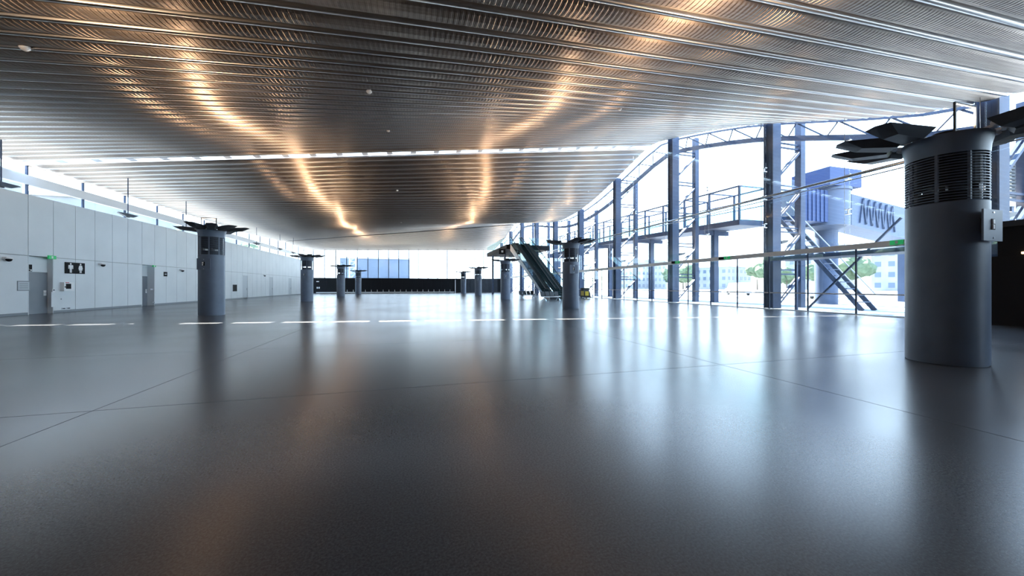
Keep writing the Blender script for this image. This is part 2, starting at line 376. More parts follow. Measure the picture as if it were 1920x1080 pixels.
# framed notice left of door
y_, z_ = on_wall(44, 536)
nf = empty('notice_frame', (XW, y_, z_), label='pale framed notice on wall beside the telephone sign door', cat='notice')
B((0, -.28, -.22), (.012, .28, .22)).build('sheet', M['paledoor'], nf)
MB().box((.0, -.3, .2), (.02, .3, .24)).box((0, -.3, -.24), (.02, .3, -.2)).box((0, -.3, -.2), (.02, -.27, .2)).box((0, .27, -.2), (.02, .3, .2)).build('frame', M['base'], nf)
for z__ in (.1, 0, -.1): B((.012, -.2, z__ - .012), (.014, .2, z__ + .012)).build('print_line', M['base'], nf)
# access panel, outlets, switches
y_, z_ = on_wall(106, 561)
ap = empty('access_panel', (XW, y_, z_), label='square white access panel low on wall under the cabinet', cat='panel')
B((0, -.3, -.4), (.012, .3, .4)).build('panel_door', M['wall'], ap); B((.012, .22, -.03), (.02, .27, .03)).build('latch', M['base'], ap)
for u_, v_, lb in ((119, 578.5, 'dark floor level socket under the white cabinet'), (128, 578.5, 'dark floor level socket right of its twin under the cabinet'), (288, 567, 'dark socket low on wall past the narrow door')):
    y_, z_ = on_wall(u_, v_); so = empty('wall_socket', (XW, y_, max(z_, .2)), label=lb, cat='socket')
    B((0, -.11, -.04), (.02, .11, .04)).build('plate', M['pale'], so); B((.02, -.07, -.025), (.025, .07, .025)).build('inset', M['dark'], so)
y_, z_ = on_wall(100, 545); so = empty('call_button', (XW, y_, z_), label='small blue marked call point beside the telephone sign door', cat='switch')
B((0, -.07, -.09), (.02, .07, .09)).build('plate', M['white'], so); B((.02, -.04, 0), (.03, .04, .06)).build('button', M['steel'], so)
for u_, v_, lb in ((284, 542.5, 'small dark name plate next to the narrow recessed door'), (310, 514, 'small black square sign with white mark high on wall')):
    y_, z_ = on_wall(u_, v_); so = empty('wall_sign', (XW, y_, z_), label=lb, cat='sign')
    hh = .06 if u_ == 284 else .17
    B((0, -.2, -hh), (.02, .2, hh)).build('sign_board', M['black'] if u_ != 284 else M['door'], so); B((.02, -.12, -.02), (.024, .1, .02)).build('white_mark', M['white'], so)
y_, z_ = on_wall(440, 540); so = empty('wall_screen', (XW, y_, z_), label='black square screen on the white wall past the first column', cat='screen')
B((0, -.42, -.36), (.05, .42, .36)).build('bezel', M['dark'], so); B((.05, -.38, -.32), (.055, .38, .32)).build('display', M['black'], so)
for u_, v_, lb in ((8, 486.5, 'domed security camera before the telephone sign door'), (187, 497, 'domed security camera right of the restroom sign'), (338, 507.5, 'domed security camera between black sign and first column'), (494, 517, 'domed security camera between the pale doors')):
    y_, z_ = on_wall(u_, v_); so = empty('dome_camera', (XW, y_, z_), label=lb, cat='camera')
    MB().box((0, -.1, .02), (.16, .1, .12)).lathe([(.13, .03), (.13, .07), (.11, .09)], 16, c=(.16, 0)).build('bracket', M['white'], so)
    mb = MB().lathe([(.02, -.095), (.06, -.08), (.095, -.04), (.105, .03)], 16, c=(.16, 0)).build('dome', M['black'], so, smooth=True)
# ------------------------------------------------------------------ outer left facade, pendants above the wall
win = empty('window_1', kind='structure')
B((XL - .15, -14, 7.85), (XL + .1, 98, 8.45)).build('transom_beam', M['white'], win)
B((XL - .1, -14, 0), (XL + .05, 98, 1.0)).build('sill_wall', M['wall'], win)
for j in range(28):
    y = -14 + j * 4.0
    B((XL - .06, y, 1.0), (XL + .06, y + .08, HL(y) + .1)).build('mullion', M['steel'], win)
    B((XL - .01, y + .08, 1.0), (XL + .01, y + 4.0, 7.85)).build('pane', M['glass'], win)
    B((XL - .01, y + .08, 8.45), (XL + .01, y + 4.0, min(HL(y + .08), HL(y + 4.0)) + .05)).build('pane', M['glass'], win)
for j, (u_, v_) in enumerate(((2, 346), (240, 404), (349, 428), (481, 457), (525, 467), (550, 474))):
    y_, z_ = atX(u_, v_, -20.2)
    p = empty('pendant_light', (-20.2, y_, z_), label='dark leaf shaped pendant lamp hung on a rod behind the white wall', cat='lamp', group='pendants above the left wall')
    mb = MB(); L, Wd = .95, .3
    mb.add([(-Wd, -L * .6, .08), (Wd, -L * .6, .08), (Wd, L * .6, .08), (-Wd, L * .6, .08), (0, -L, .09), (0, L, .09), (-.1, -L * .4, -.09), (.1, -L * .4, -.09), (.1, L * .4, -.09), (-.1, L * .4, -.09)],
           [(0, 4, 1, 2, 5, 3), (6, 9, 8, 7), (0, 6, 4), (4, 6, 7), (4, 7, 1), (1, 7, 8, 2), (2, 8, 5), (5, 8, 9), (5, 9, 3), (3, 9, 6, 0)]).build('shade', M['blade'], p)
    MB().tube((0, 0, .08), (0, 0, H(-20.2, y_) - z_ + .02), .03).build('rod', M['steel'], p)
    MB().box((-.05, -.1, -.16), (.05, .1, -.09)).build('lamp_head', M['dark'], p)
# ------------------------------------------------------------------ columns
def make_column():
    r = empty('air_column')
    o = MB().lathe([(.50, 0), (.50, .015), (.52, .02), (.52, 2.93), (.50, 2.95)], 48).build('shaft', M['column'], r); autosmooth(o)
    MB().lathe([(.42, 2.95), (.42, 3.14)], 24).lathe([(.43, 3.27), (.43, 3.8)], 24).build('core', M['black'], r)
    mb = MB()
    for a in (20, 110, 200, 290): mb.cbox((.36 * math.cos(R(a)), .36 * math.sin(R(a)), 3.23), (.09, .09, .24))
    mb.build('core_post', M['dark'], r)
    ring = MB().lathe([(.505, -.007), (.522, -.007), (.522, .007), (.505, .007), (.505, -.007)], 40, caps=False).mesh('grille_ring', M['chrome'])
    ring.materials[0] = M['column']
    for k in range(17): link('grille_ring', ring, r, loc=(0, 0, 2.98 + k * .049))
    post = B((-.02, -.02, 2.95), (.02, .02, 3.8)).mesh('grille_post', M['column'])
    for a in range(8): link('grille_post', post, r, loc=(.495 * math.cos(R(a * 45 + 12)), .495 * math.sin(R(a * 45 + 12)), 0))
    o = MB().lathe([(.50, 3.8), (.52, 3.8), (.53, 3.95), (.57, 4.12), (.57, 4.16), (.3, 4.16)], 48).build('collar', M['column'], r); autosmooth(o)
    p = B((-.33, -.6, 2.2), (.21, -.575, 2.74)).build('device_plate', M['column'], r)
    B((-.12, -.604, 2.39), (-.01, -.6005, 2.58)).build('slot', M['black'], p)
    MB().cbox((-.085, -.612, 2.53), (.05, .02, .075)).cbox((-.09, -.612, 2.44), (.04, .02, .075)).build('switch', M['white'], p)
    mb = MB()
    for dx, dz in ((-.05, 2.69), (-.05, 2.25)): mb.cbox((dx, -.603, dz), (.025, .01, .025))
    mb.build('screw', M['chrome'], p)
    MB().box((-.16, -.575, 2.35), (.16, -.48, 2.6)).build('plate_bracket', M['dark'], p)
    # hull shaped blades on short arms
    hull = MB(); L0, L1, w0, w1 = .66, 1.58, .27, .2
    a = [(L0, -w0, .05), (L0, w0, .05), (L1, w1, .08), (L1, -w1, .08), (L0 + .1, -w0 * .55, -.12), (L0 + .1, w0 * .55, -.12), (L1 - .3, w1 * .6, -.07), (L1 - .3, -w1 * .6, -.07), (L1 + .06, 0, .085)]
    hull.add(a, [(0, 3, 8, 2, 1), (4, 5, 6, 7), (0, 1, 5, 4), (1, 2, 6, 5), (3, 0, 4, 7), (2, 8, 6), (8, 7, 6), (8, 3, 7)])
    hm = hull.mesh('blade', M['blade'])
    am = MB().bar((.45, 0, -.05), (.78, 0, .0), .06, .05).tube((.66, -.09, 0), (.66, .09, 0), .05, 10).mesh('blade_arm', M['pale'])
    for a_ in (80, 110, 140, 170, 260, 290, 320, 350):
        bl = link('blade', hm, r, loc=(0, 0, 4.2)); bl.rotation_euler = (0, R(-1), R(a_ + 4))
        link('blade_arm', am, bl)
    MB().bar((-.3, -.25, 4.16), (-.3, -.25, 4.72), .03, .03).bar((.3, -.25, 4.16), (.3, -.25, 4.72), .03, .03).bar((-.315, -.25, 4.72), (.315, -.25, 4.72), .03, .03).build('top_bracket', M['dark'], r)
    up = MB().lathe([(.16, 4.16), (.18, 4.3), (.16, 4.3), (.14, 4.22)], 20).build('uplight', M['dark'], r)
    MB().lathe([(.139, 4.225), (.139, 4.23)], 20).build('lens', M['lens'], up)
    return r
CY = [4.3, 20.9, 37.4, 53.9, 70.4]
proto = make_column(); first = True
for X_, lab, grp in ((9.7, 'round blue grey air column with ringed grille and blade arms, row beside the glass wall', 'columns beside the glass wall'),
                     (-9.5, 'round blue grey air column with ringed grille and blade arms, row beside the white panelled wall', 'columns beside the white wall')):
    for Y_ in CY:
        o = proto if first else copy_tree(proto); first = False
        o.location = (X_, Y_, 0); tag(o, lab, 'column', grp)
        l = bpy.data.lights.new('column_uplight', 'SPOT'); l.energy = 1100; l.color = (1, .68, .42); l.spot_size = R(168); l.spot_blend = .3; l.shadow_soft_size = .12
        lo = bpy.data.objects.new('column_uplight', l); col.objects.link(lo); lo.location = (X_, Y_, 4.32); lo.rotation_euler = (R(180), 0, 0)
# ------------------------------------------------------------------ right glass facade
XG = 21.2
win = empty('window_2', kind='structure')
Y0G, Y1G, BAY = 8.0, 97.6, 2.24
B((XG - .12, Y0G, 3.24), (XG + .12, Y1G, 3.5)).build('header_beam', M['tan'], win)
B((XG - .06, Y0G, 0), (XG + .06, Y1G, .05)).build('threshold', M['chrome'], win)
nb = int((Y1G - Y0G) / BAY)
for j in range(nb + 1):
    y = Y0G + j * BAY
    B((XG - .03, y - .03, .05), (XG + .03, y + .03, 3.24)).build('mullion', M['steel'], win)
    if j < nb:
        B((XG - .008, y + .03, .05), (XG + .008, y + BAY - .03, 3.24)).build('pane', M['glass'], win)
        B((XG - .012, y + .03, .99), (XG - .009, y + BAY - .03, 1.05)).build('safety_stripe', M['white'], win)
ytop = [Y0G - 22 + 4.48 * j for j in range(27)]
for ya, yb in zip(ytop, ytop[1:]):
    yb = min(yb, Y1G)
    if yb <= ya: break
    n = 4; mb = MB(); vs_ = []
    for X_ in (XG + .2, XG + .22):
        vs_ += [(X_, ya + .015, 3.5), (X_, yb - .015, 3.5)] + [(X_, yb - .015 - (yb - ya - .03) * q_ / n, H(XG + .2, yb - .015 - (yb - ya - .03) * q_ / n) - .03) for q_ in range(n + 1)]
    k_ = n + 3
    mb.add(vs_, [tuple(range(k_)), tuple(range(2 * k_ - 1, k_ - 1, -1))] + [(q_, q_ + k_, (q_ + 1) % k_ + k_, (q_ + 1) % k_) for q_ in range(k_)]).build('pane', M['glass'], win)
    for z in (5.2, 6.95, 8.7):
        if z < H(XG, ya) - .6: MB().cbox((XG + .12, ya, z + .12), (.14, .22, .035)).cbox((XG + .12, ya, z - .12), (.14, .22, .035)).cbox((XG + .1, ya, z), (.04, .04, .28)).build('spider_fitting', M['chrome'], win)
    MB().tube((XG - .15, ya, 3.5), (XG - .15, ya, H(XG - .15, ya) + .05), .012, 6).build('cable', M['chrome'], win)
MB().tube((XG - .25, -12, 6.9), (XG - .25, Y1G, 6.9), .075, 12).tube((XG - .25, -12, 6.68), (XG - .25, Y1G, 6.68), .03, 8).build('wind_beam', M['chrome'], win, smooth=True)
for u_, v_ in ((1681, 453.5), (1363, 482.5), (1270, 490)):
    y_, z_ = atX(u_, v_, XG - .15); exit_sign((XG - .16, y_, 3.4), 'green exit sign alone on the header beam beside the nearest column' if u_ == 1681 else 'green exit sign paired with a black board on the pale header beam', 'exit signs on the header beam', blk=(u_ != 1681), s=1.1)
# structural frames outside the glass
XI, XO = 22.4, 24.8
FY = [atX(u_, 500, XI)[0] for u_ in (1448, 1264, 1157)]; stp = (FY[2] - FY[0]) / 2
FY = [FY[0] + stp * k for k in range(-1, 9)]
for Y_ in FY:
    top = HR(Y_) + .35
    f_ = empty('steel_frame', (XI, Y_, 0), label='tall blue grey steel frame of paired posts and diagonals outside the glass', cat='steel frame', group='frames along the glass wall')
    MB().box((-.34, -.32, 0), (.34, -.26, top)).box((-.34, .26, 0), (.34, .32, top)).box((-.18, -.26, 0), (.18, .26, top)).build('inner_post', M['steel'], f_)
    d_ = XO - XI
    MB().box((d_ - .2, -.2, 0), (d_ + .2, .2, top)).build('outer_post', M['steel'], f_)
    ul = MB().prism([(.42, 4.35), (1.15, 4.42), (1.0, 4.25), (.6, 4.15)], 1, -.22, .22).build('uplight', M['dark'], f_)
    MB().bar((.3, 0, 4.2), (.62, 0, 4.25), .08, .06).build('bracket', M['steel'], ul); B((.6, -.15, 4.425), (.95, .15, 4.43)).build('lens', M['lens'], ul)
    l = bpy.data.lights.new('frame_uplight', 'SPOT'); l.energy = 450; l.color = (1, .68, .42); l.spot_size = R(168); l.spot_blend = .3; l.shadow_soft_size = .1
    lo = bpy.data.objects.new('frame_uplight', l); col.objects.link(lo); lo.location = (XI + .8, Y_, 4.5); lo.rotation_euler = (R(180), 0, 0)
    z = .1; k = 0
    while z + 2.2 < top:
        a, b_ = ((.25, z), (d_ - .15, z + 1.9))
        mb = MB()
        for dy in (-.1, .1): mb.bar((a[0], dy, a[1]), (b_[0], dy, b_[1]), .11, .11)
        mb.build('diagonal', M['steel'], f_)
        mb = MB()
        for dz in (0, .28): mb.bar((.25, 0, z + 2.1 + dz), (d_ - .15, 0, z + 2.1 + dz), .09, .09)
        mb.build('cross_tie', M['steel'], f_)
        z += 2.75
# roof edge truss following the wave
mb = MB(); web = MB(); yy = [FY[0] + i * stp / 4 for i in range(4 * 9 + 1)]
for a, b_ in zip(yy, yy[1:]):
    za, zb = HR(a), HR(b_)
    mb.bar((23.7, a, za - .75), (23.7, b_, zb - .75), .28, .3); mb.bar((22.9, a, za + .1), (22.9, b_, zb + .1), .12, .12)
    web.bar((23.7, a, za - .7), (22.9, (a + b_) / 2, (za + zb) / 2 + .1), .07, .07); web.bar((22.9, (a + b_) / 2, (za + zb) / 2 + .1), (23.7, b_, zb - .7), .07, .07)
rt = empty('roof_edge_truss', (0, 0, 0), label='long wavy steel truss following the roof edge above the glass', cat='truss')
mb.build('chord', M['steel'], rt); web.build('web', M['steel'], rt)
mb = MB().bar((23.55, *atX(1515, 578, 23.55)), (23.55, *atX(1690, 408, 23.55)), .09, .09)
mb.build('diagonal_brace', M['steel'], label='long thin diagonal steel brace rising outside glass near the airbridge', cat='brace')
aw = empty('awning', (21.45, 9.3, 3.0), label='dark flat awning outside under the header beam near the airbridge', cat='awning')
B((0, 0, 0), (1.85, 7.9, .2)).build('slab', M['steel'], aw)
for y_ in (.3, 7.4): B((1.65, y_, -3.06), (1.77, y_ + .12, 0)).build('post', M['steel'], aw)
# dark vestibule at the near right
vb = empty('vestibule', (20.6, 0, 0), label='dark vestibule box with doors behind the nearest column', cat='vestibule')
B((0, -10, 0), (5, 7.8, 3.55)).build('body', M['black'], vb)
B((-.12, -10, 3.55), (5, 7.9, 3.75)).build('roof_fascia', M['charcoal'], vb)
for y_ in (2.2, 4.4, 6.4):
    d = B((-.04, y_, 0), (0, y_ + 1.6, 2.5)).build('door_leaf', M['soffit'], vb); MB().bar((-.07, y_ + .25, .95), (-.07, y_ + .55, .95), .03, .05).build('door_handle', M['chrome'], d)
B((-.08, 7.0, 2.55), (0, 7.25, 2.62)).build('wall_lamp', M['lampw'], vb)
ls = empty('louvre_screen', (25.3, 9.7, 5.3), label='dark louvre screen in pale frame outside behind nearest column', cat='screen')
MB().box((-.05, -.08, 0), (.1, .08, 2.2)).box((1.6, -.08, 0), (1.8, .08, 2.2)).box((-.05, -.08, 2.2), (1.8, .08, 2.4)).box((-.05, -.08, -.2), (1.8, .08, 0)).build('frame', M['pale'], ls)
for k in range(13): MB().bar((.1, 0, .12 + k * .16), (1.6, 0, .12 + k * .16), .1, .1).build('louvre', M['charcoal'], ls)
MB().box((.2, .0, -5.36), (.4, .16, -.2)).box((1.4, 0, -5.36), (1.6, .16, -.2)).build('leg', M['steel'], ls)
# ------------------------------------------------------------------ far end
YF = 97.8
win = empty('window_3', kind='structure')
for j in range(19):
    x = -23.4 + j * 2.5
    B((x - .09, YF - .08, 0), (x + .09, YF + .06, H(min(x, XR), 97.5) + .1)).build('mullion', M['steel'], win)
    if j < 18: B((x + .09, YF - .01, 0), (x + 2.41, YF + .01, min(H(x, 97.5), H(x + 2.4, 97.5)))).build('pane', M['glass'], win)
YD = 84.0
pw = empty('partition', (0, YD, 0), label='long low black partition wall across the far end', cat='partition')
x = -22.0
while x < 11:
    B((x + .01, 0, 0), (x + 2.19, .2, 3.2)).build('partition_panel', M['black'], pw); x += 2.2
pw2 = empty('partition', (0, YD, 0), label='charcoal partition wall right of the thin white post', cat='partition')
B((-22, .2, 0), (11.2, .26, 3.2)).build('backing', M['black'], pw); B((11.2, .15, 0), (22.0 - .95, .21, 3.2)).build('backing', M['black'], pw2)
x = 11.0
while x < 18.5:
    B((x + .01, -.05, 0), (x + 2.19, .15, 3.2)).build('partition_panel', M['charcoal'], pw2); x += 2.2
B((9.6, YD - .15, 0), (9.75, YD - .06, 2.9)).build('white_post', M['white'], label='thin white post against the far partition', cat='post')
so = empty('wall_sign', (-19.3, YD, 2.3), label='tiny white lit sign on the black partition', cat='sign'); B((-.25, -.04, 0), (.25, 0, .18)).build('sign_board', M['white'], so)
so = empty('wall_notice', (-19.2, YD, .9), label='pair of small white notices low on the black partition', cat='notice')
B((-.3, -.03, 0), (-.05, 0, .35)).build('sheet', M['white'], so); B((.05, -.03, 0), (.3, 0, .35)).build('sheet', M['white'], so)
for k in range(21):
    x = -14.5 + k * 1.2
    s_ = empty('barrier_post', (x, YD - 1.6, 0), label='short pale barrier post on a base before the black partition', cat='barrier post', group='barrier posts at the partition')
    MB().lathe([(.16, 0), (.16, .03), (.03, .05), (.03, .06)], 12).build('base', M['chrome'], s_); MB().lathe([(.035, .05), (.035, .62), (.02, .65)], 10).build('post', M['white'], s_)
B((-19.5, YD - .5, .0), (9.4, YD - .3, .14)).build('kerb_rail', M['white'], label='low white kerb rail along the foot of the partition', cat='rail')
# ------------------------------------------------------------------ escalators and landing
def escalator(X_):
    e = empty('escalator', (X_, 37.6, 0), label='steep dark escalator with ' + ('a pale grey side panel' if X_ < 16 else 'dark sides, between the pale sided one and the glass wall'), cat='escalator', group='escalators to the landing')
    RUN, RISE, hw = 14.4, 7.8, .62
    pl = lambda y0, y1, off0, off1: [(y0, off0), (y1, off1)]
    mb = MB().prism([(-1.4, 0), (0.2, 0), (RUN + .2, RISE - 1.0), (RUN + .6, RISE - 1.0), (RUN + .6, RISE), (RUN, RISE), (0, .15), (-1.4, .15)], 0, -hw, hw); mb.build('truss', M['charcoal'], e)
    B((-hw - .02, -1.4, 0), (hw + .02, 0, .03)).build('floor_plate', M['chrome'], e)
    st = MB().prism([(0, 0), (0, .22), (.4, .22), (.4, .2), (.05, 0)], 0, -.5, .5).mesh('step', M['rubber'])
    n = 35
    for k in range(n): link('step', st, e, loc=(0, k * RUN / n, .12 + k * RISE / n))
    for sx in (-1, 1):
        xx = sx * (hw + .0)
        poly = [(-1.2, .15), (0, .15), (RUN, RISE), (RUN + .6, RISE), (RUN + .6, RISE + .95), (RUN, RISE + .95), (0, 1.1), (-1.2, 1.1)]
        MB().prism(poly, 0, xx - .012, xx + .012).build('balustrade', M['teal'], e)
        mb = MB(); pts = [(-1.25, .95), (-1.1, 1.14), (0, 1.14), (RUN, RISE + 1.0), (RUN + .6, RISE + 1.0)]
        for p_, q_ in zip(pts, pts[1:]): mb.bar((xx, *p_), (xx, *q_), .09, .06)
        mb.build('handrail', M['rubber'], e)
        MB().prism([(-1.4, .0), (0, .0), (RUN + .3, RISE - 1.0), (RUN + .3, RISE + .05), (0, .22), (-1.4, .22)], 0, xx + sx * .02, xx + sx * .05).build('side_cladding', M['pale' if sx < 0 and X_ < 16 else 'charcoal'], e)
    return e
escalator(15.0); escalator(16.7)
ld = empty('upper_landing', (0, 52.9, 7.0), label='dark soffited upper landing with glass balustrade at the escalator head', cat='landing')
B((13.9, 0, .1), (20.9, 15, .8)).build('slab', M['soffit'], ld)
for k in range(6):
    B((13.95, .05 + k * 2.5, .8), (13.97, 2.45 + k * 2.5, 1.95)).build('balustrade_pane', M['teal'], ld)
B((13.92, 0, 1.95), (14.0, 15, 2.0)).build('handrail', M['chrome'], ld)
for xa, xb in ((17.6, 19.2), (19.25, 20.85)): B((xa, 0.02, .8), (xb, .04, 1.95)).build('balustrade_pane', M['teal'], ld)
for x_, y_ in ((14.3, 3), (14.3, 12), (19.8, 3), (19.8, 12)): B((x_, y_, -7), (x_ + .3, y_ + .3, .1)).build('support_post', M['steel'], ld)
so = empty('hanging_sign', (13.2, 52.8, 6.3), label='small black sign with white mark hung below the landing edge', cat='sign')
B((-.5, 0, .0), (.5, .06, .75)).build('sign_board', M['black'], so); B((-.15, -.01, .25), (.15, 0, .55)).build('white_mark', M['white'], so)
MB().box((-.4, .02, .75), (-.37, .05, 1.0)).box((.37, .02, .75), (.9, .05, .85)).build('hanger', M['dark'], so)
# tandem seats
def seats(x_, y_, rz, lab):
    s_ = empty('tandem_seat', (x_, y_, 0), label=lab, cat='seat'); s_.rotation_euler = (0, 0, rz)
    MB().bar((-1.2, 0, .38), (1.2, 0, .38), .06, .06).build('beam', M['chrome'], s_)
    for sx in (-.9, .9): MB().bar((sx, 0, .38), (sx, .28, .0), .05, .04).bar((sx, 0, .38), (sx, -.28, 0), .05, .04).build('leg', M['chrome'], s_)
    sm_ = MB().prism([(-.25, .43), (.22, .41), (.22, .45), (-.25, .47)], 0, -.26, .26).mesh('seat', M['rubber'])
    bm_ = MB().prism([(.2, .45), (.24, .45), (.38, .88), (.34, .88)], 0, -.26, .26).mesh('backrest', M['rubber'])
    for k in range(4): link('seat', sm_, s_, loc=(-.9 + k * .6, 0, 0)); link('backrest', bm_, s_, loc=(-.9 + k * .6, 0, 0))
seats(13.1, 32.6, R(20), 'black tandem seat bench at the escalator foot'); seats(13.0, 39.6, R(25), 'black tandem seat bench beside the pale escalator side')
# floor scrubber
s_ = empty('floor_scrubber', (19.9, 38.8, 0), label='yellow and black floor scrubber parked against the glass wall', cat='cleaning machine')
MB().prism([(-.6, .12), (.6, .12), (.6, .95), (.3, 1.02), (-.3, .9), (-.6, .6)], 0, -.38, .38).build('tank', M['rubber'], s_)
MB().box((-.3, -.63, .3), (.15, -.6, .8)).build('front_panel', M['yellow'], s_); MB().box((-.4, -.45, .3), (-.38, .3, .85)).build('side_panel', M['yellow'], s_)
MB().box((-.4, -.3, .9), (.4, .35, 1.2)).build('cover', M['rubber'], s_); MB().box((-.42, -.8, .04), (.42, -.55, .18)).build('brush_deck', M['rubber'], s_)
for sx in (-.36, .3): MB().tube((sx, .35, .14), (sx + .08, .35, .14), .14, 16).build('wheel', M['rubber'], s_)
MB().bar((-.3, .55, .95), (-.3, .8, 1.1), .04, .04).bar((.3, .55, .95), (.3, .8, 1.1), .04, .04).bar((-.3, .8, 1.1), (.3, .8, 1.1), .04, .04).build('handle', M['rubber'], s_)
# ------------------------------------------------------------------ ceiling fittings
for u_, v_, Y_ in ((46, 112, 12.3), (692, 155, 14.2), (728, 246, 22.5), (745, 326, 37.2), (752, 397, 52), (1162, 187, 14.6), (1103, 315, 38.0), (413, 401, 52)):
    x, _ = atY(u_, v_, Y_); z = H(x, Y_) - .05
    d = empty('ceiling_detector', (x, Y_, z), label='small white round detector on the ribbed metal ceiling', cat='detector', group='ceiling detectors')
    MB().lathe([(.10, .06), (.10, .0), (.06, -.05), (.02, -.06)], 14).build('body', M['white'], d, smooth=True)
# ------------------------------------------------------------------ outside, right
B((21.3, -60, -.4), (400, 400, -.06)).build('ground_apron', M['asphalt'], kind='structure')
B((-400, -60, -.4), (-24.1, 400, -.06)).build('ground_street', M['asphalt'], kind='structure')
B((-24.1, 98.1, -.4), (21.3, 400, -.06)).build('ground_far', M['asphalt'], kind='structure')
gw = empty('gangway', (0, 0, 0), label='raised covered gangway with glazed sides running outside the glass wall', cat='gangway')
GX0, GX1 = 25.6, 28.4
def gz(y): return 6.75 + max(0, min(1, (y - 20) / 25)) * .9
GY = [23.0 + 3.05 * k for k in range(15)]
for a, b_ in zip(GY, GY[1:]):
    za, zb = gz(a), gz(b_)
    MB().prism([(a, za - .45), (b_, zb - .45), (b_, zb), (a, za)], 0, GX0, GX1).build('deck_segment', M['steel'], gw)
    for X_ in (GX0, GX1):
        MB().prism([(a + .1, za + .02), (b_ - .1, zb + .02), (b_ - .1, zb + 1.25), (a + .1, za + 1.25)], 0, X_ - .01, X_ + .01).build('guard_pane', M['teal'], gw)
        MB().bar((X_, a, za + 2.7), (X_, b_, zb + 2.7), .12, .12).bar((X_, a, za + 1.3), (X_, b_, zb + 1.3), .07, .07).build('side_rail', M['steel'], gw)
for y in GY:
    MB().box((GX0 - .07, y - .07, gz(y)), (GX0 + .07, y + .07, gz(y) + 2.7)).box((GX1 - .07, y - .07, gz(y)), (GX1 + .07, y + .07, gz(y) + 2.7)).bar((GX0, y, gz(y) + 2.7), (GX1, y, gz(y) + 2.7), .1, .1).build('portal', M['steel'], gw)
for y in FY[2:7]:
    MB().box((26.7, y - .2, -.06), (27.2, y + .2, gz(y) - .45)).build('pier', M['steel'], gw)
    MB().bar((25.1, y, gz(y) - .7), (28.4, y, gz(y) - .7), .3, .4).build('cross_beam', M['steel'], gw)
B((GX0 + .05, 20.4, 6.75), (GX1, 22.9, 9.5)).build('end_cabin', M['teal'], gw)
# stair from the cabin
st = empty('outdoor_stair', (26.4, 16.8, 0), label='steep steel stair descending from the gangway end', cat='stair')
sm_ = B((-.5, -.14, -.02), (.5, .14, .02)).mesh('tread', M['steel'])
for k in range(16): link('tread', sm_, st, loc=(0, 3.2 - k * .32, 6.6 - k * .41))
for sx in (-.55, .55):
    MB().bar((sx, 3.4, 6.7), (sx, -1.9, -.06), .06, .26).build('stringer', M['steel'], st); MB().bar((sx, 3.4, 7.7), (sx, -1.9, .95), .05, .05).build('handrail', M['pale'], st)
# airbridge
ab = empty('airbridge', (33, 21.5, 0), label='blue grey boarding airbridge with round rotunda on a thick pillar', cat='airbridge')
o = MB().lathe([(1.5, 6.3), (1.5, 9.1), (1.6, 9.1), (1.6, 9.3)], 28).build('rotunda', M['abpale'], ab); autosmooth(o)
o = MB().lathe([(.75, -.06), (.75, 6.0), (1.3, 6.3)], 24).build('pillar', M['steel'], ab); autosmooth(o)
mb = MB()
for k in range(14): mb.box((-4.3 + k * .22, -1.0 + (k % 2) * .06, 6.5), (-4.1 + k * .22, 1.0 - (k % 2) * .06, 9.0))
mb.build('bellows', M['tunnel'], ab)
B((-1.9, -1.5, 9.3), (1.6, 1.4, 10.7)).build('plant_box', M['tunnel'], ab)
MB().prism([(1.3, 6.4), (14, 4.6), (14, 7.4), (1.3, 8.9)], 1, -1.0, 1.0).build('tunnel', M['abpale'], ab)
mb = MB()
for k in range(6): mb.bar((2.2 + k * .7, -1.06, 6.6 - k * .1), (2.55 + k * .7, -1.06, 8.6 - k * .09), .1, .1).bar((2.55 + k * .7, -1.06, 8.6 - k * .09), (2.9 + k * .7, -1.06, 6.5 - k * .1), .1, .1)
mb.build('lattice', M['steel'], ab)
MB().box((11.5, -1.4, -.06), (12.3, 1.4, 4.9)).build('wheel_frame', M['steel'], ab)
# crates, vehicles, barriers on the apron
def van(x_, y_, rz, lab):
    v_ = empty('van', (x_, y_, -.06), label=lab, cat='van'); v_.rotation_euler = (0, 0, rz)
    MB().prism([(-2.4, .35), (2.4, .35), (2.4, 1.0), (1.7, 1.15), (1.1, 2.0), (-2.4, 2.05)], 1, -.9, .9).build('body', M['white'], v_)
    for sx in (-1.5, 1.5):
        for sy in (-.92, .72): MB().tube((sx, sy, .35), (sx, sy + .2, .35), .35, 14).build('wheel', M['rubber'], v_)
    for sy in (-.91, .9): B((-.2, sy, 1.2), (1.2, sy + .01, 1.8)).build('side_window', M['windark'], v_)
van(46, 30, .3, 'white van parked on the apron beside the airbridge pillar'); van(52, 47, 1.2, 'white van parked farther along the apron behind the frames')
for k in range(9):
    c_ = empty('water_barrier', (38, 14 + k * 3.4, -.06), label='pale moulded road barrier standing in line on the apron', cat='barrier', group='apron barriers')
    MB().prism([(-.3, 0), (.3, 0), (.25, .25), (.1, .4), (.08, .95), (-.08, .95), (-.1, .4), (-.25, .25)], 1, -1.0, 1.0).build('body', M['conc'], c_)
